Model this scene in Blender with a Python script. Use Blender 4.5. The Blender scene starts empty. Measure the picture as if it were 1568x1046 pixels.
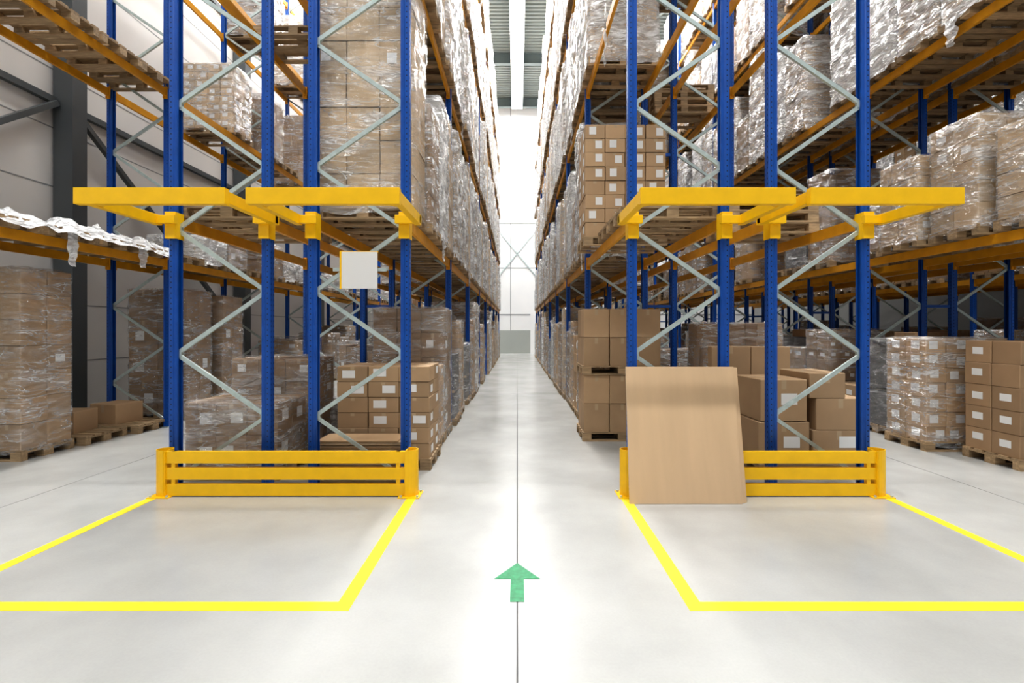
import bpy, math, random
from mathutils import Vector, Matrix, noise
R = random.Random(7)
scene = bpy.context.scene

# ------------------------------------------------------------------ materials
def mat(name, col, rough=0.5, metal=0.0, nscale=0, namt=0.0, shade=False, bump=0.0, bscale=40, stretch=None, objrand=0.0):
    m = bpy.data.materials.new(name); m.use_nodes = True
    nt = m.node_tree; N = nt.nodes; L = nt.links
    b = N['Principled BSDF']
    b.inputs['Roughness'].default_value = rough
    b.inputs['Metallic'].default_value = metal
    rgb = N.new('ShaderNodeRGB'); rgb.outputs[0].default_value = (*col, 1)
    out = rgb.outputs[0]
    tc = N.new('ShaderNodeTexCoord'); vec = tc.outputs['Object']
    if stretch:
        mp = N.new('ShaderNodeMapping'); mp.inputs['Scale'].default_value = stretch
        L.new(vec, mp.inputs['Vector']); vec = mp.outputs[0]
    def mul(a, fac):
        mx = N.new('ShaderNodeVectorMath'); mx.operation = 'SCALE'
        L.new(a, mx.inputs[0]); L.new(fac, mx.inputs['Scale']); return mx.outputs[0]
    if namt:
        n = N.new('ShaderNodeTexNoise'); n.inputs['Scale'].default_value = nscale; n.inputs['Detail'].default_value = 5
        L.new(vec, n.inputs['Vector'])
        mr = N.new('ShaderNodeMapRange'); mr.inputs['From Min'].default_value = .3; mr.inputs['From Max'].default_value = .7
        mr.inputs['To Min'].default_value = 1-namt; mr.inputs['To Max'].default_value = 1+namt*.6
        L.new(n.outputs['Fac'], mr.inputs['Value']); out = mul(out, mr.outputs[0])
    if shade:
        a = N.new('ShaderNodeAttribute'); a.attribute_name = 'shade'
        out = mul(out, a.outputs['Fac'])
    if objrand:
        oi = N.new('ShaderNodeObjectInfo')
        mr = N.new('ShaderNodeMapRange'); mr.inputs['To Min'].default_value = 1-objrand; mr.inputs['To Max'].default_value = 1+objrand
        L.new(oi.outputs['Random'], mr.inputs['Value']); out = mul(out, mr.outputs[0])
    L.new(out, b.inputs['Base Color'])
    if bump:
        n = N.new('ShaderNodeTexNoise'); n.inputs['Scale'].default_value = bscale; n.inputs['Detail'].default_value = 4
        L.new(vec, n.inputs['Vector'])
        bp = N.new('ShaderNodeBump'); bp.inputs['Strength'].default_value = bump; bp.inputs['Distance'].default_value = .01
        L.new(n.outputs['Fac'], bp.inputs['Height']); L.new(bp.outputs[0], b.inputs['Normal'])
    return m

def film_mat(name, lo, hi, line=.45, tint=(.94,.95,.96), rough=.14, freq=1.0):
    m = bpy.data.materials.new(name); m.use_nodes = True
    nt = m.node_tree; N = nt.nodes; L = nt.links
    b = N['Principled BSDF']; outn = N['Material Output']
    b.inputs['Base Color'].default_value = (*tint,1); b.inputs['Roughness'].default_value = rough
    tc = N.new('ShaderNodeTexCoord')
    oi = N.new('ShaderNodeObjectInfo')
    off = N.new('ShaderNodeVectorMath'); off.operation='ADD'
    sc_ = N.new('ShaderNodeMath'); sc_.operation='MULTIPLY'; sc_.inputs[1].default_value=40
    L.new(oi.outputs['Random'], sc_.inputs[0]); L.new(tc.outputs['Object'], off.inputs[0]); L.new(sc_.outputs[0], off.inputs[1])
    vec0=off.outputs[0]
    def noi(scale3, rot, sc, det, dist):
        mp = N.new('ShaderNodeMapping'); mp.inputs['Scale'].default_value = scale3; mp.inputs['Rotation'].default_value=rot
        L.new(vec0, mp.inputs['Vector'])
        n = N.new('ShaderNodeTexNoise'); n.inputs['Scale'].default_value = sc*freq; n.inputs['Detail'].default_value = det; n.inputs['Distortion'].default_value=dist
        L.new(mp.outputs[0], n.inputs['Vector']); return n.outputs['Fac']
    def rng(v,a,b_,c,d):
        mr = N.new('ShaderNodeMapRange'); mr.inputs['From Min'].default_value=a; mr.inputs['From Max'].default_value=b_
        mr.inputs['To Min'].default_value=c; mr.inputs['To Max'].default_value=d; L.new(v, mr.inputs['Value']); return mr.outputs[0]
    def mth(op,a,b_):
        x=N.new('ShaderNodeMath'); x.operation=op
        for i,q in enumerate((a,b_)):
            if isinstance(q,(int,float)): x.inputs[i].default_value=q
            elif q is not None: L.new(q,x.inputs[i])
        return x.outputs[0]
    patch = rng(noi((1,1,3.2),(.1,.1,0),1.7,4,.8), .44,.66,lo,hi)  # whiter film bands, with broad highlights painted into the opacity
    l1 = mth('ABSOLUTE', mth('SUBTRACT', noi((.6,.6,5),(.14,.10,0),1.9,3,.3), .5), None)
    l1 = rng(l1, 0,.02,line,0)
    l2 = mth('ABSOLUTE', mth('SUBTRACT', noi((.9,.9,3.4),(-.5,.55,0),1.8,3,.5), .5), None)
    l2 = rng(l2, 0,.016,line*.9,0)
    gate = rng(noi((1,1,1),(0,0,0),1.4,2,0), .40,.56,.25,1)
    fac = mth('ADD', patch, mth('MULTIPLY', mth('MAXIMUM', l1, l2), gate))  # adds white crinkle lines that also serve as painted streak highlights
    cl = N.new('ShaderNodeClamp'); L.new(fac, cl.inputs[0])
    mp = N.new('ShaderNodeMapping'); mp.inputs['Scale'].default_value=(1,1,2.2); mp.inputs['Rotation'].default_value=(.3,.3,0); L.new(vec0, mp.inputs['Vector'])
    v = N.new('ShaderNodeTexNoise'); v.inputs['Scale'].default_value=5; v.inputs['Detail'].default_value=4; v.inputs['Distortion'].default_value=1.6
    L.new(mp.outputs[0], v.inputs['Vector'])
    bp = N.new('ShaderNodeBump'); bp.inputs['Strength'].default_value=1.0; bp.inputs['Distance'].default_value=.09
    L.new(v.outputs['Fac'], bp.inputs['Height']); L.new(bp.outputs[0], b.inputs['Normal'])
    t = N.new('ShaderNodeBsdfTransparent'); mx = N.new('ShaderNodeMixShader')
    L.new(cl.outputs[0], mx.inputs[0]); L.new(t.outputs[0], mx.inputs[1]); L.new(b.outputs[0], mx.inputs[2])
    g = N.new('ShaderNodeBsdfGlossy'); g.inputs['Roughness'].default_value=.14; L.new(bp.outputs[0], g.inputs['Normal'])
    mx2 = N.new('ShaderNodeMixShader'); mx2.inputs[0].default_value=.10
    L.new(mx.outputs[0], mx2.inputs[1]); L.new(g.outputs[0], mx2.inputs[2])
    L.new(mx2.outputs[0], outn.inputs['Surface'])
    return m

BLUE = mat('rack_blue_paint', (.003,.078,.37), .36, nscale=6, namt=.12)
HOLE = mat('punched_hole_dark', (.01,.012,.02), .8)
GALV = mat('galvanised_steel', (.50,.58,.57), .42, .45, nscale=20, namt=.12)
ORANGE = mat('beam_orange_yellow', (.74,.34,.014), .40, nscale=5, namt=.12)
YELLOW = mat('guard_yellow_paint', (.92,.54,.006), .38, nscale=7, namt=.06)
WOOD = mat('pallet_wood', (.44,.31,.18), .75, nscale=3, namt=.3, stretch=(2,14,14), shade=True, bump=.3, objrand=.12)
CARD = mat('cardboard', (.50,.34,.20), .72, nscale=2.5, namt=.08, shade=True, objrand=.12)
CARDD = mat('cardboard_brown', (.36,.235,.135), .72, nscale=2.5, namt=.1, shade=True, objrand=.12)
CARDL = mat('cardboard_pale', (.60,.445,.285), .72, nscale=2.5, namt=.07, shade=True, objrand=.1)
TAPE = mat('packing_tape', (.50,.37,.23), .3)
LABEL = mat('paper_label', (.85,.85,.84), .6)
FILM = film_mat('stretch_film_clear', .03, .36, .6)
FILMW = film_mat('stretch_film_milky', .28, .92, .65, freq=1.3)
SCRAP = film_mat('film_scrap_white', .6, .97, .3, rough=.3)
WHITEG = mat('white_goods', (.80,.79,.76), .6, shade=True, nscale=3, namt=.08)
GREYG = mat('grey_goods', (.14,.14,.145), .6, shade=True, nscale=3, namt=.1)
DARK = mat('dark_steel_column', (.10,.11,.115), .5, .1)
MATS = [WOOD, CARD, CARDD, CARDL, TAPE, LABEL, FILM, FILMW, WHITEG, GREYG]
W_,C_,CD_,CL_,T_,LB_,F_,FW_,WG_,GG_ = range(10)

# ------------------------------------------------------------------ mesh builder
class MB:
    def __init__(s): s.v=[]; s.f=[]; s.m=[]; s.s=[]; s.sm=[]
    def face(s, pts, m=0, sh=1.0, smooth=False):
        i=len(s.v); s.v += [tuple(p) for p in pts]
        s.f.append(tuple(range(i,i+len(pts)))); s.m.append(m); s.s.append(sh); s.sm.append(smooth)
    def box(s, a, b, m=0, sh=1.0, M=None):
        x0,y0,z0=a; x1,y1,z1=b
        p=[Vector(q) for q in ((x0,y0,z0),(x1,y0,z0),(x1,y1,z0),(x0,y1,z0),(x0,y0,z1),(x1,y0,z1),(x1,y1,z1),(x0,y1,z1))]
        if M is not None: p=[M@q for q in p]
        i=len(s.v); s.v += [tuple(q) for q in p]
        for f in ((0,3,2,1),(4,5,6,7),(0,1,5,4),(1,2,6,5),(2,3,7,6),(3,0,4,7)):
            s.f.append(tuple(i+k for k in f)); s.m.append(m); s.s.append(sh); s.sm.append(False)
    def cbox(s, a, b, m=0, sh=1.0, c=.006):
        x0,y0,z0=a; x1,y1,z1=b
        def ring(x0,y0,x1,y1,c,z): return [(x0+c,y0,z),(x1-c,y0,z),(x1,y0+c,z),(x1,y1-c,z),(x1-c,y1,z),(x0+c,y1,z),(x0,y1-c,z),(x0,y0+c,z)]
        r=[ring(x0,y0,x1,y1,c,z0),ring(x0,y0,x1,y1,c,z1-c),ring(x0+c,y0+c,x1-c,y1-c,c*.5,z1)]
        i=len(s.v)
        for q in r: s.v+=q
        for k in range(2):
            for j in range(8):
                j2=(j+1)%8
                s.f.append((i+k*8+j,i+k*8+j2,i+(k+1)*8+j2,i+(k+1)*8+j)); s.m.append(m); s.s.append(sh*(1.08 if k else 1)); s.sm.append(False)
        s.f.append(tuple(i+16+j for j in range(8))); s.m.append(m); s.s.append(sh); s.sm.append(False)
    def prism(s, prof, z0, z1, m=0, sh=1.0, M=None, cap=True):
        n=len(prof); p=[Vector((x,y,z0)) for x,y in prof]+[Vector((x,y,z1)) for x,y in prof]
        if M is not None: p=[M@q for q in p]
        i=len(s.v); s.v += [tuple(q) for q in p]
        fs=[(k,(k+1)%n,n+(k+1)%n,n+k) for k in range(n)]
        if cap: fs += [tuple(range(n-1,-1,-1)), tuple(range(n,2*n))]
        for f in fs:
            s.f.append(tuple(i+k for k in f)); s.m.append(m); s.s.append(sh); s.sm.append(False)
    def bar(s, a, b, w, t, m=0, up=Vector((0,1,0))):
        a=Vector(a); b=Vector(b); d=(b-a); l=d.length; z=d.normalized()
        x=up.cross(z).normalized(); y=z.cross(x)
        M=Matrix((x,y,z)).transposed().to_4x4(); M.translation=a
        s.box((-w/2,-t/2,0),(w/2,t/2,l),m,1,M)
    def mesh(s, name, mats):
        me=bpy.data.meshes.new(name); me.from_pydata(s.v,[],s.f)
        for m in mats: me.materials.append(m)
        me.polygons.foreach_set('material_index', s.m)
        me.polygons.foreach_set('use_smooth', s.sm)
        at=me.color_attributes.new('shade','FLOAT_COLOR','CORNER')
        arr=[]
        for f,sh in zip(s.f,s.s): arr += [sh,sh,sh,1.0]*len(f)
        at.data.foreach_set('color', arr)
        me.update(); return me
    def obj(s, name, mats, loc=(0,0,0), parent=None, bevel=0):
        return add(s.mesh(name,mats), name, loc, parent, bevel=bevel)
def add(me, name, loc=(0,0,0), parent=None, rz=0, bevel=0):
    o=bpy.data.objects.new(name, me); o.location=loc; o.rotation_euler[2]=rz
    if parent: o.parent=parent
    scene.collection.objects.link(o)
    if bevel:
        b=o.modifiers.new('bevel','BEVEL'); b.width=bevel; b.segments=2; b.limit_method='ANGLE'
    return o
def empty(name, loc=(0,0,0)):
    o=bpy.data.objects.new(name,None); o.location=loc; scene.collection.objects.link(o); return o

# ------------------------------------------------------------------ rack constants
Y0=5.52; PITCH=3.43; NB=8; HTOP=14.7
LV=[0,3.08,6.22,9.32,12.42]      # top of beams

def upright(mb, cx, inner):
    o=-inner; w=.052; d=.050
    pr=[(o*d,-w+.012),(o*d,w-.012),(o*(d-.012),w),(0,w),(-o*.01,w-.012),(-o*.03,w-.012),(-o*d,w-.006),(-o*d,w-.030),
        (-o*d+o*.006,w-.030),(-o*.03,w-.030),(o*(d-.01),w-.022),(o*(d-.01),-w+.022),(-o*.03,-w+.030),(-o*d+o*.006,-w+.030),(-o*d,-w+.030),(-o*d,-w+.006),
        (-o*.03,-w+.012),(-o*.01,-w+.012),(0,-w),(o*(d-.012),-w)]
    pr=[(cx+x,y) for x,y in pr]
    mb.prism(pr,.01,HTOP,0)
    n=int(HTOP/.06)
    for k in range(n):
        z=.08+k*.06
        for yy in (-.026,.026):
            x=cx+o*(d+.0006)
            mb.face([(x,yy-.006,z),(x,yy+.006,z),(x,yy+.004,z+.022),(x,yy-.004,z+.022)],1)
        for sgn in (-1,1):
            y=sgn*(w+.0006); xx=cx+o*.02
            if z<8: mb.face([(xx-.006,y,z+.02),(xx+.006,y,z+.02),(xx+.006,y,z+.034),(xx-.006,y,z+.034)],1)
    mb.box((cx-.075,-.075,0),(cx+.075,.075,.01),2)
fb=MB(); HD=.525
upright(fb,-HD,+1); upright(fb,HD,-1)
zA=.805
fb.bar((HD-.04,0,.12),(-HD+.04,0,zA-.02),.04,.025,2)
fb.bar((-HD+.04,0,.1),(HD-.04,0,.1),.04,.025,2)
while zA<HTOP-1.5:
    fb.bar((-HD+.04,.0,zA+.02),(HD-.04,.0,zA+.71-.02),.046,.03,2)
    fb.bar((HD-.04,.0,zA+.71+.02),(-HD+.04,.0,zA+1.42-.02),.046,.03,2)
    for xx,zz in ((-HD+.04,zA),(HD-.04,zA+.71)):
        fb.box((xx-.035,-.022,zz-.035),(xx+.035,.022,zz+.035),2)
    zA+=1.42
FRAME=fb.mesh('rack_frame',[BLUE,HOLE,GALV])
bb=MB(); BL=PITCH-.106
bb.box((-.022,-BL/2+.004,-.065),(.022,BL/2-.004,.065),0)
for sg in (-1,1):
    y=sg*(BL/2-.004)
    bb.box((-.034,min(y,y-sg*.006),-.12),(.034,max(y,y-sg*.006),.10),0)
    bb.box((-.036,min(y,y-sg*.03),-.115),(-.028,max(y,y-sg*.03),.095),0)
    bb.box((.028,min(y,y-sg*.03),-.115),(.036,max(y,y-sg*.03),.095),0)
BEAM=bb.mesh('rack_beam',[ORANGE])

def rack(cx, flip, nb=NB, levels=(1,2,3,4)):
    root=empty('pallet_rack',(cx,Y0,0))
    for k in range(nb+1):
        add(FRAME,'upright_frame',(0,k*PITCH,0),root,math.pi if flip else 0)
    for k in range(nb):
        for l in levels:
            for x in (-HD,HD):
                add(BEAM,'load_beam',(x,(k+.5)*PITCH,LV[l]-.065),root)
    return root
XL1,XL2,XR1,XR2,XW,XE1,XE2,XE3,XE4 = -1.795,-3.37,1.83,3.42,-6.99,6.98,8.58,12.2,13.8
rack(XL1,False); rack(XL2,True); rack(XR1,True); rack(XR2,False)
rack(XW,False); rack(XE1,True); rack(XE2,False); rack(XE3,True,6,(1,2,3)); rack(XE4,False,6,(1,2,3))
sp=MB()
for xa,xb in ((XL2+HD,XL1-HD),(XR1+HD,XR2-HD),(XE1+HD,XE2-HD)):
    for k in range(1,NB+1):
        for zz in (2.2,5.0,8.0,11.0):
            sp.box((xa+.055,Y0+k*PITCH-.02,zz),(xb-.055,Y0+k*PITCH+.02,zz+.05),0)
sp.obj('row_spacer_set',[BLUE])

# ------------------------------------------------------------------ pallet loads
def pallet(mb, z=0.0, w=1.2, d=.8, rr=R, cx=0, cy=0):
    x0,x1,y0,y1=cx-w/2,cx+w/2,cy-d/2,cy+d/2
    sh=lambda: rr.uniform(.7,1.15)
    for bw,yc in ((.1,y0+.05),(.145,cy),(.1,y1-.05)):
        mb.box((x0,yc-bw/2,z),(x1,yc+bw/2,z+.022),W_,sh())
        for xc in (x0+.07,cx,x1-.07):
            mb.box((xc-.07,yc-bw/2,z+.022),(xc+.07,yc+bw/2,z+.1),W_,sh())
    for xc in (x0+.07,cx,x1-.07):
        mb.box((xc-.07,y0,z+.1),(xc+.07,y1,z+.122),W_,sh())
    n=5; bw=.125; 
    for i in range(n):
        yc=y0+bw/2+(d-bw)*i/(n-1)
        mb.box((x0,yc-bw/2+.003,z+.122),(x1,yc+bw/2-.003,z+.144),W_,sh())
PH=.144
def boxes(mb, x0,x1,y0,y1,z0,z1,NX,NY,nz,m,lab=.6,rr=R,tape=True,jit=.006,lsize=(.3,.32),inter=False):
    bz=(z1-z0)/nz
    for k in range(nz):
        nx,ny=(NX,NY) if not(inter and k%2) else ((NX-1,NY+1) if NX>2 else (NX+1,NY))
        bx=(x1-x0)/nx; by=(y1-y0)/ny
        for i in range(nx):
            for j in range(ny):
                if 0<i<nx-1 and 0<j<ny-1 and k<nz-1: continue
                if k==nz-1 and nz>3 and inter and rr.random()<.25: continue
                dx=rr.uniform(-jit,jit); dy=rr.uniform(-jit,jit); g=.004
                a=(x0+i*bx+g+dx,y0+j*by+g+dy,z0+k*bz+.001); b=(x0+(i+1)*bx-g+dx,y0+(j+1)*by-g+dy,z0+(k+1)*bz-.004)
                sh=rr.uniform(.84,1.1)
                mb.cbox(a,b,m,sh)
                cx=(a[0]+b[0])/2; cz=(a[2]+b[2])/2; cy=(a[1]+b[1])/2
                e=.0015
                if j==0:
                    y=a[1]-e
                    if tape: mb.face([(cx-.025,y,b[2]-bz*.22),(cx+.025,y,b[2]-bz*.22),(cx+.025,y,b[2]-.006),(cx-.025,y,b[2]-.006)],T_)
                    if rr.random()<lab:
                        lw=bx*lsize[0]/2; lh=bz*lsize[1]; ox=rr.choice((-.12,.18))*bx; oz=rr.uniform(-.05,.12)*bz; y-=e
                        mb.face([(cx+ox-lw,y,cz+oz-lh/2),(cx+ox+lw,y,cz+oz-lh/2),(cx+ox+lw,y,cz+oz+lh/2),(cx+ox-lw,y,cz+oz+lh/2)],LB_)
                for sgn,cond in ((-1,i==0),(1,i==nx-1)):
                    if cond and rr.random()<lab:
                        x=(a[0]-e*2) if sgn<0 else b[0]+e*2
                        lw=by*.3/2+.02; lh=bz*lsize[1]; oz=rr.uniform(-.05,.12)*bz
                        q=[(x,cy-lw,cz+oz-lh/2),(x,cy+lw,cz+oz-lh/2),(x,cy+lw,cz+oz+lh/2),(x,cy-lw,cz+oz+lh/2)]
                        if sgn<0: q.reverse()
                        mb.face(q,LB_)
                if k==nz-1 and tape:
                    zt=b[2]+e; mb.face([(a[0]+.01,cy-.025,zt),(b[0]-.01,cy-.025,zt),(b[0]-.01,cy+.025,zt),(a[0]+.01,cy+.025,zt)],T_)
def film(mb, x0,x1,y0,y1,z0,z1,m,rr=R,cap=True,amp=.014,off=.012):
    seed=rr.uniform(0,100); r=.03
    xs0,xs1,ys0,ys1=x0-off,x1+off,y0-off,y1+off
    per=[]
    def side(ax,ay,bx,by,nx,ny,n):
        for i in range(n):
            t=i/n
            per.append((ax+(bx-ax)*t, ay+(by-ay)*t, nx,ny))
    nX=max(4,int((x1-x0)/.1)); nY=max(3,int((y1-y0)/.1))
    side(xs0+r,ys0,xs1-r,ys0,0,-1,nX); per.append((xs1-r,ys0,0,-1))
    side(xs1,ys0+r,xs1,ys1-r,1,0,nY); per.append((xs1,ys1-r,1,0))
    side(xs1-r,ys1,xs0+r,ys1,0,1,nX); per.append((xs0+r,ys1,0,1))
    side(xs0,ys1-r,xs0,ys0+r,-1,0,nY); per.append((xs0,ys0+r,-1,0))
    n=len(per); nz=max(3,int((z1-z0)/.1))
    base=len(mb.v)
    for k in range(nz+1):
        zz=z0+(z1-z0)*k/nz
        for (px,py,nx,ny) in per:
            d=noise.noise(Vector((px*5+seed,py*5,zz*6)))*amp+amp*.55+noise.noise(Vector((px*14+seed,py*14,zz*16)))*amp*.5
            d=max(d,0)
            jz=noise.noise(Vector((px*6,py*6,seed)))*.07 if k==0 else 0
            mb.v.append((px+nx*d,py+ny*d,zz+jz))
    for k in range(nz):
        for i in range(n):
            j=(i+1)%n
            mb.f.append((base+k*n+i,base+k*n+j,base+(k+1)*n+j,base+(k+1)*n+i)); mb.m.append(m); mb.s.append(1); mb.sm.append(True)
    if cap:
        cx,cy=(x0+x1)/2,(y0+y1)/2; prev=base+nz*n
        for sc,dz in ((.93,.02),(.6,.015)):
            b2=len(mb.v)
            for (px,py,_,_) in per:
                mb.v.append((cx+(px-cx)*sc,cy+(py-cy)*sc,z1+dz+noise.noise(Vector((px*7+seed,py*7,sc*9)))*.02))
            for i in range(n):
                j=(i+1)%n
                mb.f.append((prev+i,prev+j,b2+j,b2+i)); mb.m.append(m); mb.s.append(1); mb.sm.append(True)
            prev=b2
        mb.f.append(tuple(prev+i for i in range(n))); mb.m.append(m); mb.s.append(1); mb.sm.append(True)

def load(name,h,nx,ny,nz,m=C_,lab=.5,flm=0,w=1.2,d=.8,seed=0,tape=True,amp=.014,inset=0.02,tiers=1,lsize=(.3,.32),inter=False):
    rr=random.Random(seed*31+5); mb=MB()
    z=0
    for t in range(tiers):
        pallet(mb,z,max(1.2,w) if w>1.2 else w,d,rr); 
        z1=z+PH+h/tiers-(PH if tiers>1 else 0)
        boxes(mb,-w/2+inset,w/2-inset,-d/2+inset,d/2-inset,z+PH,z1,nx,ny,nz,m,lab,rr,tape,lsize=lsize,inter=inter)
        z=z1
    if flm: film(mb,-w/2+inset,w/2-inset,-d/2+inset,d/2-inset,.07,z,FW_ if flm==2 else F_,rr,amp=amp)
    return mb.mesh(name,MATS)
def pstack(n,seed):
    rr=random.Random(seed); mb=MB()
    for i in range(n): pallet(mb,i*PH,1.2,.8,rr,rr.uniform(-.02,.02) if i else 0,0)
    return mb.mesh('pallet_stack',MATS)

def bulky(name,h,seed,m,flm):
    rr=random.Random(seed); mb=MB(); pallet(mb,0,1.2,.8,rr)
    x=-.58
    while x<.5:
        w=min(rr.uniform(.16,.42),.58-x); hh=h*rr.uniform(.78,1)
        mb.cbox((x+.004,-.38,PH),(x+w-.004,.38,PH+hh),m,rr.uniform(.85,1.1))
        if rr.random()<.5: mb.face([(x+w*.3,-.3815,PH+hh*.6),(x+w*.7,-.3815,PH+hh*.6),(x+w*.7,-.3815,PH+hh*.72),(x+w*.3,-.3815,PH+hh*.72)],LB_)
        mb.box((x+.004,-.383,PH+hh*.4),(x+w-.004,.383,PH+hh*.4+.05),T_)
        x+=w
    if flm: film(mb,-.58,.58,-.38,.38,.06,PH+h*.93,FW_ if flm==2 else F_,rr,amp=.035)
    return mb.mesh(name,MATS)

tall=[load('wrapped_pallet_load',2.5,3,2,6,CL_,.15,1,seed=1,inter=True),
      load('wrapped_pallet_load',2.6,2,2,5,CL_,.1,2,seed=2,amp=.035),
      load('wrapped_pallet_load',2.35,3,2,8,C_,.3,2,seed=3,amp=.03,inter=True),
      bulky('wrapped_pallet_load',2.55,4,WG_,2), bulky('wrapped_pallet_load',2.4,5,CL_,2),
      load('wrapped_pallet_load',2.2,4,2,7,WG_,.1,2,seed=6,amp=.035),
      load('wrapped_pallet_load',2.45,3,2,9,CL_,.5,1,seed=7),
      load('wrapped_pallet_load',2.0,3,2,7,C_,.3,1,seed=8,inter=True)]
mid=[load('carton_pallet_load',1.5,3,2,6,C_,.7,0,seed=11), load('carton_pallet_load',1.7,2,2,4,C_,.2,0,seed=12,inter=True),
     load('wrapped_pallet_load',1.4,3,2,5,CD_,.4,1,seed=13), load('wrapped_pallet_load',1.8,4,2,8,CD_,.6,1,seed=14),
     load('carton_pallet_load',1.3,3,2,4,C_,.3,1,seed=15,inter=True), bulky('wrapped_pallet_load',1.7,16,CD_,1), load('wrapped_pallet_load',2.0,3,2,5,CD_,.2,1,seed=17,inter=True),
     bulky('wrapped_pallet_load',1.5,18,GG_,1)]
low=[load('carton_pallet_load',.6,3,2,2,C_,.3,0,seed=21), load('carton_pallet_load',.8,2,2,2,CD_,.3,1,seed=22), pstack(1,23),pstack(4,24), load('wrapped_pallet_load',.5,3,2,2,WG_,.3,2,seed=25,amp=.03)]
PAL=low[2]

SKIP=set()
def fill(row,cx,prof,nb=NB,levels=5,aisle=0):
    rr=random.Random(sum(map(ord,row)))
    root=empty('stored_pallet_goods_row',(cx,Y0,0))
    for k in range(nb):
        for l in range(levels):
            for s in range(4):
                if (row,k,l,s) in SKIP: continue
                kind=prof(k,l,s,rr)
                if kind is None: continue
                me=rr.choice(kind)
                y=k*PITCH+.058+.43+s*(.8+.033)
                o=add(me,me.name.split('.')[0],(aisle*rr.uniform(0,.07),y-.01,LV[l]+.001),root,(math.pi if rr.random()<.5 else 0)+rr.uniform(-.012,.012))
                if me not in low: o.scale=(1,1,rr.uniform(.86,1.04))
def ch(rr,*pairs):
    x=rr.random(); 
    for p,kd in pairs:
        if x<p: return kd
        x-=p
    return None
whiteish=[tall[1],tall[2],tall[3],tall[4],tall[5],tall[3],tall[0]]
def pL1(k,l,s,rr):
    if l==0: return ch(rr,(.55,mid),(.35,tall[2:3]+tall[5:8]))
    return ch(rr,(.9,whiteish),(.08,mid))
def pR1(k,l,s,rr):
    if l==0: return ch(rr,(.6,mid),(.35,tall[5:8]))
    if l==1 and k==0: return [PAL] if s<2 else None
    return ch(rr,(.78,whiteish+tall[6:]),(.18,mid))
def pL2(k,l,s,rr):
    if k<2 and l in(1,2): return ch(rr,(.35,[PAL,low[4]]))
    if k<2 and l==3: return ch(rr,(.4,tall))
    if l==0: return ch(rr,(.5,mid),(.3,low))
    return ch(rr,(.35,tall),(.25,mid))
def pR2(k,l,s,rr):
    if k<2 and l in(1,2): return ch(rr,(.3,[PAL,low[3]]))
    if l==0: return ch(rr,(.6,mid),(.25,low))
    return ch(rr,(.4,tall),(.25,mid))
def pW(k,l,s,rr):
    if l==0: return ch(rr,(.45,mid),(.3,low)) if k>1 else None
    if l==1: return ch(rr,(.6,[PAL,PAL,low[4]]),(.1,low))
    if l==2: return ch(rr,(.4,[PAL]),(.1,mid))
    return ch(rr,(.2,tall),(.15,mid))
def pE(k,l,s,rr):
    if l==0: return ch(rr,(.75,mid),(.2,low))
    if l==1: return ch(rr,(.6,mid),(.2,low))
    if l==2 and k<2: return ch(rr,(.95,[tall[3],tall[1],tall[5],tall[4]]))
    return ch(rr,(.75,tall[1:6]+tall[:1]),(.2,mid))
for s in range(4): SKIP.add(('L1',0,0,s))
SKIP.add(('L1',0,1,0))
for s in range(2): SKIP.add(('L2',0,0,s)); SKIP.add(('R2',0,0,s))
for s in range(4): SKIP.add(('R1',0,0,s)); SKIP.add(('W',0,0,s))
for s in (0,1,2,3): SKIP.add(('E1',0,0,s)); 
for s in (0,1,2): SKIP.add(('E1',0,1,s))
for s in (0,1,2,3): SKIP.add(('W',1,2,s)); SKIP.add(('W',0,2,s)); SKIP.add(('W',0,1,s))
for s in (2,3): SKIP.add(('R1',0,1,s))
fill('L1',XL1,pL1,aisle=1); fill('R1',XR1,pR1,aisle=-1); fill('L2',XL2,pL2); fill('R2',XR2,pR2)
fill('W',XW,pW); fill('E1',XE1,pE,aisle=-1); fill('E2',XE2,pE); fill('E3',XE3,pE,6,4); fill('E4',XE4,pE,6,4)

def hero(me,x0,yf,z,w=1.2,d=.8,name=None,rz=0):
    return add(me,name or me.name.split('.')[0],(x0+w/2,yf+d/2,z+.001),None,rz)
hero(load('labelled_carton_stack',1.18,3,2,6,C_,.8,0,w=1.22,seed=41,lsize=(.42,.5)),-2.32,6.15,0,1.22)
hero(load('labelled_carton_stack',1.1,3,2,5,C_,.5,1,seed=42),-2.36,7.0,0)
hero(load('wrapped_pallet_load',2.0,3,2,5,CD_,.2,1,seed=45),-2.36,7.83,0)
fl=MB(); rr=random.Random(3)
pallet(fl,0,1.1,.42,rr)
for i in range(22):
    fl.box((-.5+rr.uniform(-.03,.03),-.19+rr.uniform(-.02,.02),PH+i*.016),(.5+rr.uniform(-.04,.04),.18+rr.uniform(-.02,.02),PH+i*.016+.012),CL_ if i%3 else C_,rr.uniform(.85,1.1))
fl.obj('flattened_carton_stack',MATS,(-1.86,5.86,0))
hero(load('wrapped_carton_load',.78,3,2,2,CD_,.8,1,w=1.15,seed=43,lsize=(.4,.34),amp=.03),-3.97,5.72,0,1.15)
hero(load('wrapped_carton_load',1.25,3,2,4,CD_,.6,1,w=1.15,seed=44),-3.93,6.6,0,1.15)
hero(load('tall_wrapped_carton_load',2.72,3,2,7,CL_,.08,1,w=1.2,seed=46,amp=.025),-2.4,5.62,LV[1])
hero(load('labelled_carton_stack',1.72,4,2,8,C_,.95,0,w=1.28,seed=51,lsize=(.34,.55)),1.02,7.4,LV[1],1.28)
hero(load('carton_pallet_load',2.13,3,2,2,C_,.05,0,w=1.28,seed=52,tiers=2),1.05,7.75,0,1.28)
big=MB(); rr=random.Random(9); pallet(big,0,1.3,.8,rr)
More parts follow.
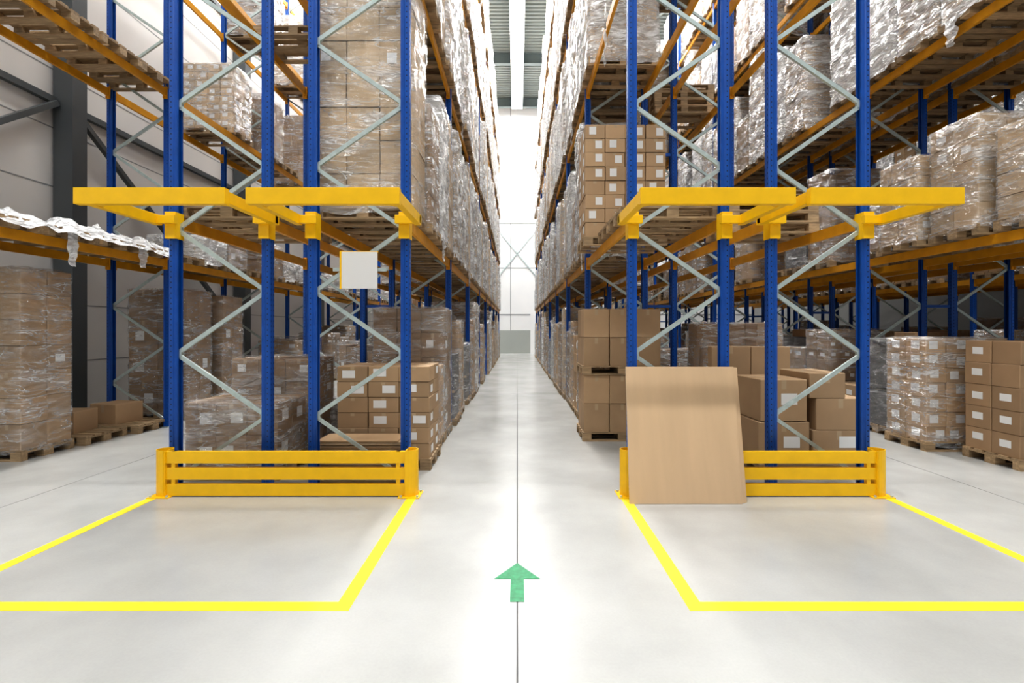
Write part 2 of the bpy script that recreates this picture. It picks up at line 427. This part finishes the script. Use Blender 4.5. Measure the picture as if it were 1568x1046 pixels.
for (a,b,c,d,lb) in ((-.65,-.02,PH,.66,1),(-.62,-.05,.67,1.18,1),(.02,.66,PH,.56,1),(.06,.66,.565,.95,0),(-.02,.42,.955,1.26,0)):
    big.cbox((a,-.38,c),(b,.3,d),C_,rr.uniform(.92,1.1),c=.008)
    cx=(a+b)/2; big.face([(cx-.03,-.3815,d-.12),(cx+.03,-.3815,d-.12),(cx+.03,-.3815,d-.01),(cx-.03,-.3815,d-.01)],T_)
    big.face([(a+.01,-.06,d+.001),(b-.01,-.06,d+.001),(b-.01,0,d+.001),(a+.01,0,d+.001)],T_)
    if lb:
        big.face([(b-.32,-.383,c+.2),(b-.12,-.383,c+.2),(b-.12,-.383,c+.34),(b-.32,-.383,c+.34)],LB_)
big.obj('large_carton_group',MATS,(3.6,6.3,0.001))
hero(load('carton_pallet_load',1.4,2,2,3,C_,.3,0,seed=55),2.85,7.1,0)
hero(load('labelled_carton_stack',1.52,4,2,7,C_,.9,1,w=1.25,seed=61,amp=.008,lsize=(.42,.55)),6.0,7.1,0,1.25)
hero(load('labelled_carton_stack',1.5,3,2,5,CD_,.5,0,seed=62),6.35,6.1,0)
hero(bulky('wrapped_grey_load',1.6,63,GG_,1),6.25,8.05,0)
hero(load('wrapped_carton_load',1.25,3,2,4,CL_,.2,1,seed=64,amp=.03,inter=True),6.12,7.4,LV[1])
hero(load('wrapped_carton_load',1.5,3,2,5,CL_,.2,1,seed=65,amp=.03),6.2,6.5,LV[1])
hero(load('wrapped_carton_load',1.2,3,2,4,CL_,.2,1,seed=66,amp=.02),6.3,5.6,LV[1])
hero(load('wrapped_carton_load',2.5,3,2,7,C_,.1,1,seed=71,amp=.015),-7.93,6.55,0)
hero(load('wrapped_carton_load',2.45,2,2,4,CD_,.3,1,w=1.2,seed=72,amp=.03),-7.75,9.6,0)
hero(load('wrapped_carton_load',2.4,2,2,4,CD_,.1,1,w=1.2,seed=73,amp=.03),-7.7,10.7,0)
hero(load('labelled_carton_stack',1.45,4,2,8,CL_,.95,1,w=1.2,seed=74,amp=.02,lsize=(.4,.5)),-7.6,10.9,LV[2])
hero(pstack(1,75),-7.85,7.45,0,name='wooden_pallet'); hero(pstack(1,76),-7.7,8.3,0,name='wooden_pallet')
sb=MB(); sb.cbox((-.28,-.25,0),(.28,.25,.34),C_); sb.face([(-.03,-.2515,.2),(.03,-.2515,.2),(.03,-.2515,.33),(-.03,-.2515,.33)],T_)
o=sb.mesh('loose_carton',MATS)
add(o,'loose_carton',(-7.3,7.85,PH+.002),None,.1); add(o,'loose_carton',(-7.2,8.7,PH+.002),None,-.2); add(o,'loose_carton',(-6.8,11.9,0.002),None,.3)
for i,y in enumerate((5.7,6.55,7.4,8.2)):
    hero(pstack(1,80+i),-7.55,y,LV[1],name='wooden_pallet'); 
for i,y in enumerate((5.7,6.55,7.4,8.2)):
    hero(pstack(1,90+i),-7.55,y,LV[2],name='wooden_pallet')

def crumple(seed,w,d,h,n=54):
    mb=MB()
    for j in range(n+1):
        for i in range(n+1):
            u=i/n-.5; v=j/n-.5
            p=Vector((u*4+seed,v*4,seed*.7)); q=Vector((u*9,v*9+seed,2)); q2=Vector((u*20,v*20+seed,5))
            r=max(0,1-(2*max(abs(u),abs(v)))**6)
            over=max(0,u-.38)
            zz=max(.006,(.40+noise.noise(p)*.6+noise.noise(q)*.35+noise.noise(q2)*.14)*h*r)-over*1.1*(.7+.6*noise.noise(Vector((v*3.5,seed,0))))
            mb.v.append((u*w+noise.noise(p)*w*.06, v*d+noise.noise(p+Vector((9,3,1)))*d*.08, zz))
    for j in range(n):
        for i in range(n):
            a=j*(n+1)+i; mb.f.append((a,a+1,a+n+2,a+n+1)); mb.m.append(0); mb.s.append(1); mb.sm.append(True)
    return mb.mesh('crumpled_film',[SCRAP])
cr=[crumple(s,1.22,.80,.24) for s in (1.3,5.1,9.9)]
for i,(x,y,z) in enumerate(((-6.90,6.1,LV[1]+PH),(-6.88,6.95,LV[1]+PH),(-6.9,7.8,LV[1]+PH),(-6.9,8.6,LV[1]+PH))):
    add(cr[i%3],'crumpled_film_wrap',(x,y,z+.004),None,0)
def tail(x,y,z,l,wd=.035):
    mb=MB(); n=14; 
    for i in range(n+1):
        t=i/n; 
        for k in range(4):
            mb.v.append((x+noise.noise(Vector((t*4,k,z)))*.05, y+(k-1.5)*wd*(1-.4*t)+noise.noise(Vector((t*5,k+7,z+x)))*.05, z-l*t+noise.noise(Vector((k*3,z,y)))*.05*(i==n)))
    for i in range(n):
        for k in range(3):
            a=i*4+k; mb.f.append((a,a+1,a+5,a+4)); mb.m.append(0); mb.s.append(1); mb.sm.append(True)
    mb.obj('hanging_film_strip',[SCRAP])
tail(1.20,6.6,6.2,.8,.05); tail(-6.34,6.9,3.2,.5,.06); tail(-6.34,8.2,3.2,.35,.07)
tail(1.15,10.2,6.3,.6,.07); tail(-1.12,9.9,6.3,.6,.07); tail(1.15,8.6,3.2,.35,.06); tail(-1.12,7.4,3.2,.35,.06); tail(-1.12,11.4,3.2,.4,.08); tail(6.28,7.0,6.3,.4,.08)

# ------------------------------------------------------------------ overhead guard frames
def ohguard(x0,x1,xu0,xu1):
    mb=MB(); z0,z1=2.945,3.095; yb=4.44
    mb.box((x0,yb-.012,z0),(x1,yb,z1),0); mb.box((x0,yb,z1-.01),(x1,yb+.06,z1),0); mb.box((x0,yb,z0),(x1,yb+.06,z0+.01),0)
    mb.box((x0,yb,z0+.01),(x0+.01,yb+.06,z1-.01),0); mb.box((x1-.01,yb,z0+.01),(x1,yb+.06,z1-.01),0)
    ye=Y0-.07
    for xa,s in ((x0,1),(x1,-1)):
        xs=sorted((xa,xa+s*.07))
        mb.box((xs[0],yb+.06,z0+.02),(xs[1],ye,z1-.02),0)
        xq=sorted((xa,(xu0 if s>0 else xu1)+s*.09))
        mb.box((xq[0],ye-.09,z0+.03),(xq[1],ye-.03,z1-.03),0)
    for xu in (xu0,xu1):
        mb.box((xu-.06,ye-.03,z0-.13),(xu+.06,ye+.0,z1+.02),0)
        mb.box((xu-.06,ye,z0-.13),(xu-.053,ye+.12,z1+.02),0); mb.box((xu+.053,ye,z0-.13),(xu+.06,ye+.12,z1+.02),0)
    for xa,s in ((x0,1),(x1,-1)):
        mb.prism([(xa+s*.07,yb+.06),(xa+s*.25,yb+.06),(xa+s*.07,yb+.24)],z0+.03,z0+.04,0)
    mb.obj('overhead_guard_frame',[YELLOW],bevel=.004)
ohguard(-2.49,-1.08,XL1-HD,XL1+HD); ohguard(-4.07,-2.68,XL2-HD,XL2+HD)
ohguard(1.13,2.555,XR1-HD,XR1+HD); ohguard(2.69,4.10,XR2-HD,XR2+HD)

# ------------------------------------------------------------------ end barriers
def barrier(x0,x1):
    mb=MB(); y=5.18
    for z0 in (.012,.185,.36):
        mb.box((x0+.13,y,z0),(x1-.13,y+.006,z0+.125),0)
        mb.box((x0+.13,y+.006,z0+.119),(x1-.13,y+.05,z0+.125),0); mb.box((x0+.13,y+.006,z0),(x1-.13,y+.05,z0+.006),0)
    for xa,s in ((x0,1),(x1,-1)):
        xp=sorted((xa+s*.125,xa+s*.135)); mb.box((xp[0],y-.02,.01),(xp[1],y+.13,.49),0)
        pr=[]
        n=10
        for i in range(n+1):
            a=math.pi*(i/n)-math.pi/2
            pr.append((xa+s*(.125-.125*math.cos(a)), y+.06+.085*math.sin(a)))
        inn=[(xa+s*(.125-.117*math.cos(math.pi*(i/n)-math.pi/2)), y+.06+.077*math.sin(math.pi*(i/n)-math.pi/2)) for i in range(n,-1,-1)]
        for i in range(n):
            q=[pr[i],pr[i+1],inn[n-i-1],inn[n-i]]
            if s<0: q.reverse()
            mb.prism(q,.01,.50,0)
        mb.box((min(xa-s*.03,xa+s*.2),y-.06,0),(max(xa-s*.03,xa+s*.2),y+.18,.01),0)
        for bx,by in ((xa-s*.005,y-.035),(xa+s*.17,y-.035),(xa-s*.005,y+.15),(xa+s*.17,y+.15)):
            mb.prism([(bx+.014*math.cos(t*math.pi/3),by+.014*math.sin(t*math.pi/3)) for t in range(6)],.01,.028,1)
        xq=sorted((xa+s*.19,xa+s*.23)); mb.box((xq[0],y+.006,.01),(xq[1],y+.05,.485),0)
    mb.obj('rack_end_barrier',[YELLOW,GALV])
barrier(-3.90,-1.07); barrier(1.11,3.98)

# ------------------------------------------------------------------ leaning boards
PLY=mat('plywood_board',(.60,.425,.265),.6,nscale=1.6,namt=.07,stretch=(4,1,.5))
PLYE=mat('plywood_edge',(.66,.54,.4),.7,nscale=30,namt=.2,stretch=(1,1,1))
root=empty('leaning_plywood_sheets',(0,0,0))
def sheet(name,bx0,bx1,tx0,tx1,yb,yt,zt,t):
    mb=MB(); yb-=.022; yt-=.022
    B=[Vector((bx0,yb,0.002)),Vector((bx1,yb,0.002)),Vector((tx1,yt,zt)),Vector((tx0,yt,zt))]
    nrm=(B[1]-B[0]).cross(B[3]-B[0]).normalized()
    b=[q-nrm*t for q in B]
    b[0].z=b[1].z=.002
    mb.face(B,0); mb.face(b[::-1],0)
    for i in range(4): j=(i+1)%4; mb.face([B[i],b[i],b[j],B[j]],1)
    mb.obj(name,[PLY,PLYE],parent=root)
sheet('front_sheet',1.155,2.315,1.19,2.375,4.985,5.33,1.385,.018)
sheet('middle_sheet',1.17,2.355,1.20,2.415,5.010,5.352,1.375,.016)
sheet('rear_sheet',1.18,2.38,1.20,2.43,5.032,5.372,1.37,.016)

sg=MB(); sg.box((-.205,-.006,-.205),(.205,.006,.205),0); sg.box((-.215,-.01,-.21),(-.195,.012,.21),1); sg.box((-.215,.007,.20),(.21,.016,.215),1)
sg.box((-.3,.016,-.01),(.3,.03,.03),2)
PAP=mat('sign_face_white',(.72,.72,.72),.45)
o=sg.obj('white_notice_sign',[PAP,YELLOW,GALV],(-1.765,5.40,2.455))

# ------------------------------------------------------------------ room
XWL,XWR,YB,ZC=-9.1,18.0,36.8,18.9
def concrete():
    m=bpy.data.materials.new('polished_concrete'); m.use_nodes=True; nt=m.node_tree; N=nt.nodes; L=nt.links
    b=N['Principled BSDF']; tc=N.new('ShaderNodeTexCoord')
    n1=N.new('ShaderNodeTexNoise'); n1.inputs['Scale'].default_value=.9; n1.inputs['Detail'].default_value=5; n1.inputs['Roughness'].default_value=.55
    n2=N.new('ShaderNodeTexNoise'); n2.inputs['Scale'].default_value=60; n2.inputs['Detail'].default_value=4
    L.new(tc.outputs['Object'],n1.inputs['Vector']); L.new(tc.outputs['Object'],n2.inputs['Vector'])
    r=N.new('ShaderNodeValToRGB'); r.color_ramp.elements[0].position=.28; r.color_ramp.elements[1].position=.75
    r.color_ramp.elements[0].color=(.37,.373,.36,1); r.color_ramp.elements[1].color=(.48,.482,.468,1)
    L.new(n1.outputs['Fac'],r.inputs[0])
    mr=N.new('ShaderNodeMapRange'); mr.inputs['To Min'].default_value=.95; mr.inputs['To Max'].default_value=1.05; L.new(n2.outputs['Fac'],mr.inputs['Value'])
    s=N.new('ShaderNodeVectorMath'); s.operation='SCALE'; L.new(r.outputs[0],s.inputs[0]); L.new(mr.outputs[0],s.inputs['Scale'])
    L.new(s.outputs[0],b.inputs['Base Color'])
    m2=N.new('ShaderNodeMapRange'); m2.inputs['To Min'].default_value=.14; m2.inputs['To Max'].default_value=.32; L.new(n1.outputs['Fac'],m2.inputs['Value']); L.new(m2.outputs[0],b.inputs['Roughness'])
    return m
f=MB(); f.box((XWL,-12,-.2),(XWR,YB,0),0); f.obj('floor',[concrete()])
JOINT=mat('floor_joint_dark',(.10,.10,.10),.8)
j=MB(); j.box((-.006,-2,0),(.006,YB,.0012),0)
for x in (-5.2,5.2): j.box((x-.003,-2,0),(x+.003,YB,.0012),0)
for y in (13.5,24.0): j.box((XWL,y-.004,0),(XWR,y+.004,.0011),0)
j.obj('floor_joint_lines',[JOINT])
LINE=mat('floor_tape_yellow',(.84,.66,.03),.5,nscale=12,namt=.1)
def lines(xa,xb,name):
    m=MB(); y0,y1=3.08,5.12; w=.05
    m.box((xa-w,y0,0),(xa+w,y1,.002),0); m.box((xb-w,y0,0),(xb+w,y1,.002),0); m.box((xa+w,y0,0),(xb-w,y0+.1,.002),0)
    m.obj(name,[LINE])
lines(-3.88,-1.125,'floor_marking_line'); lines(1.15,3.95,'floor_marking_line')
GREEN=mat('floor_arrow_green',(.02,.25,.10),.5,nscale=25,namt=.3)
a=MB(); a.prism([(-.048,3.18),(.048,3.18),(.048,3.475),(.165,3.475),(0,3.71),(-.165,3.475),(-.048,3.475)],0.0012,.003,0); a.obj('floor_arrow_marking',[GREEN])

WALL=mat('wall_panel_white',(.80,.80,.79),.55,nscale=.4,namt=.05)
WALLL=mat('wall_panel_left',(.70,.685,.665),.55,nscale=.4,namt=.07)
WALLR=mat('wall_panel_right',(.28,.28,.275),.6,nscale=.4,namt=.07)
WALLG=mat('wall_panel_grey',(.36,.38,.35),.6,nscale=.5,namt=.06)
TRIM=mat('panel_joint',(.30,.31,.31),.6)
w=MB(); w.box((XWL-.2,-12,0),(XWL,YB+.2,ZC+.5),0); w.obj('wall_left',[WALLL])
t=MB()
for i in range(1,17): t.box((XWL,-12,i*1.15-.012),(XWL+.004,YB,i*1.15+.012),0)
t.obj('trim_1',[TRIM])
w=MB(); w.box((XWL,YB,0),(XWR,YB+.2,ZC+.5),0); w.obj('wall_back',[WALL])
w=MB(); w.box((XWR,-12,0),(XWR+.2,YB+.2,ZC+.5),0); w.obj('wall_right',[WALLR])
t=MB()
for zz in (2.95,6.5,9.9,14.2): t.box((XWL,YB-.02,zz-.035),(XWR,YB,zz+.035),0)
for x in range(-8,16,3): t.box((x-.025+1.5,YB-.02,0),(x+1.525,YB,ZC),0)
t.bar((-1.4,YB-.06,5.9),(1.4,YB-.06,9.3),.08,.04,1); t.bar((1.4,YB-.06,5.9),(-1.4,YB-.06,9.3),.08,.04,1)
t.obj('trim_2',[TRIM,GALV])
t=MB(); t.box((-1.35,YB-.05,0),(1.0,YB-.001,1.75),0); t.box((1.0,YB-.06,0),(1.4,YB-.001,3.0),1); t.obj('door_1',[WALLG,WALL])
c=MB()
for y in (3.6,9.6,15.6,21.6,27.6,33.6):
    c.box((-9.06,y-.16,0),(-8.7,y-.135,ZC-.7),0); c.box((-9.06,y+.135,0),(-8.7,y+.16,ZC-.7),0); c.box((-8.9,y-.135,0),(-8.86,y+.135,ZC-.7),0)
    c.box((-8.7,y-.16,0),(-8.68,y+.16,ZC-.7),0)
for zz in (6.2,11.5,16.5): c.box((-9.09,-3,zz),(-8.98,YB-.1,zz+.12),0)
c.bar((-8.95,3.8,1.9),(-8.95,9.4,6.2),.1,.1,0,Vector((1,0,0)))
c.bar((-8.95,15.4,1.9),(-8.95,9.8,6.2),.1,.1,0,Vector((1,0,0)))
c.obj('steel_wall_columns',[DARK])

CEIL=mat('ceiling_sheet',(.20,.225,.215),.5)
c=MB(); y=-12; P=.3
prof=[]
while y<YB: prof += [(y,ZC),(y+.12,ZC),(y+.15,ZC+.09),(y+.27,ZC+.09)]; y+=P
prof.append((YB+.2,ZC))
for (ya,za),(yb_,zb) in zip(prof[:-1],prof[1:]):
    c.face([(XWL,ya,za),(XWL,yb_,zb),(XWR,yb_,zb),(XWR,ya,za)],0)
c.obj('ceiling',[CEIL])
TR=mat('roof_beam_grey',(.12,.15,.15),.5)
c=MB()
for y in (-6,0,6,12,18,24,30,35.8):
    c.box((XWL,y-.15,ZC-.03),(XWR,y+.15,ZC),0); c.box((XWL,y-.012,ZC-.62),(XWR,y+.012,ZC-.03),0); c.box((XWL,y-.15,ZC-.65),(XWR,y+.15,ZC-.62),0)
for x in (-1.9,2.1): c.box((x-.06,-12,ZC-.25),(x+.06,YB,ZC-.12),0)
c.obj('roof_beams',[TR])

# ------------------------------------------------------------------ lights
FIX=mat('light_housing',(.8,.8,.8),.4)
TUBE=bpy.data.materials.new('lit_diffuser'); TUBE.use_nodes=True
tb=TUBE.node_tree.nodes['Principled BSDF']; tb.inputs['Emission Color'].default_value=(1,.995,.98,1); tb.inputs['Emission Strength'].default_value=16
def strip(cx,cy,lx,ly,P,name='strip_light_housing'):
    z=ZC-.75
    h=MB(); h.box((cx-lx/2-.02,cy-ly/2-.02,z+.02),(cx+lx/2+.02,cy+ly/2+.02,z+.09),0)
    h.box((cx-lx/2,cy-ly/2,z+.006),(cx+lx/2,cy+ly/2,z+.019),1)
    n=int(max(lx,ly)/6)+1
    for i in range(n):
        t=(i+.5)/n-.5
        x=cx+(t*lx if lx>ly else 0); y=cy+(t*ly if ly>lx else 0)
        h.box((x-.01,y-.01,z+.09),(x+.01,y+.01,ZC-.01),0)
    h.obj(name,[FIX,TUBE])
    l=bpy.data.lights.new('strip_light','AREA'); l.shape='RECTANGLE'; l.size=lx; l.size_y=ly; l.energy=P; l.color=(1,.995,.98)
    o=bpy.data.objects.new('strip_light',l); o.location=(cx,cy,z); scene.collection.objects.link(o)
for x,P in ((0,3500),(-5.2,3200),(5.25,2900),(10.4,1400)):
    strip(x,20.3,.75,31,P)
for y,P in ((-1.5,1700),(2.6,400)):
    strip(3.0,y,24,.45,P)

wd=bpy.data.worlds.new('World'); scene.world=wd; wd.use_nodes=True
wd.node_tree.nodes['Background'].inputs[0].default_value=(.985,.995,1,1); wd.node_tree.nodes['Background'].inputs[1].default_value=.38

cam=bpy.data.cameras.new('camera'); co=bpy.data.objects.new('camera',cam); scene.collection.objects.link(co)
co.location=(0,0,1.79); co.rotation_euler=(math.pi/2,0,0)
cam.sensor_width=36; cam.lens=17; cam.shift_x=-.0051; cam.shift_y=-.0114; cam.clip_end=200
scene.camera=co
scene.view_settings.view_transform='Standard'; scene.view_settings.exposure=0.12
try: scene.view_settings.look='Medium High Contrast'
except Exception as e: print('look',e)
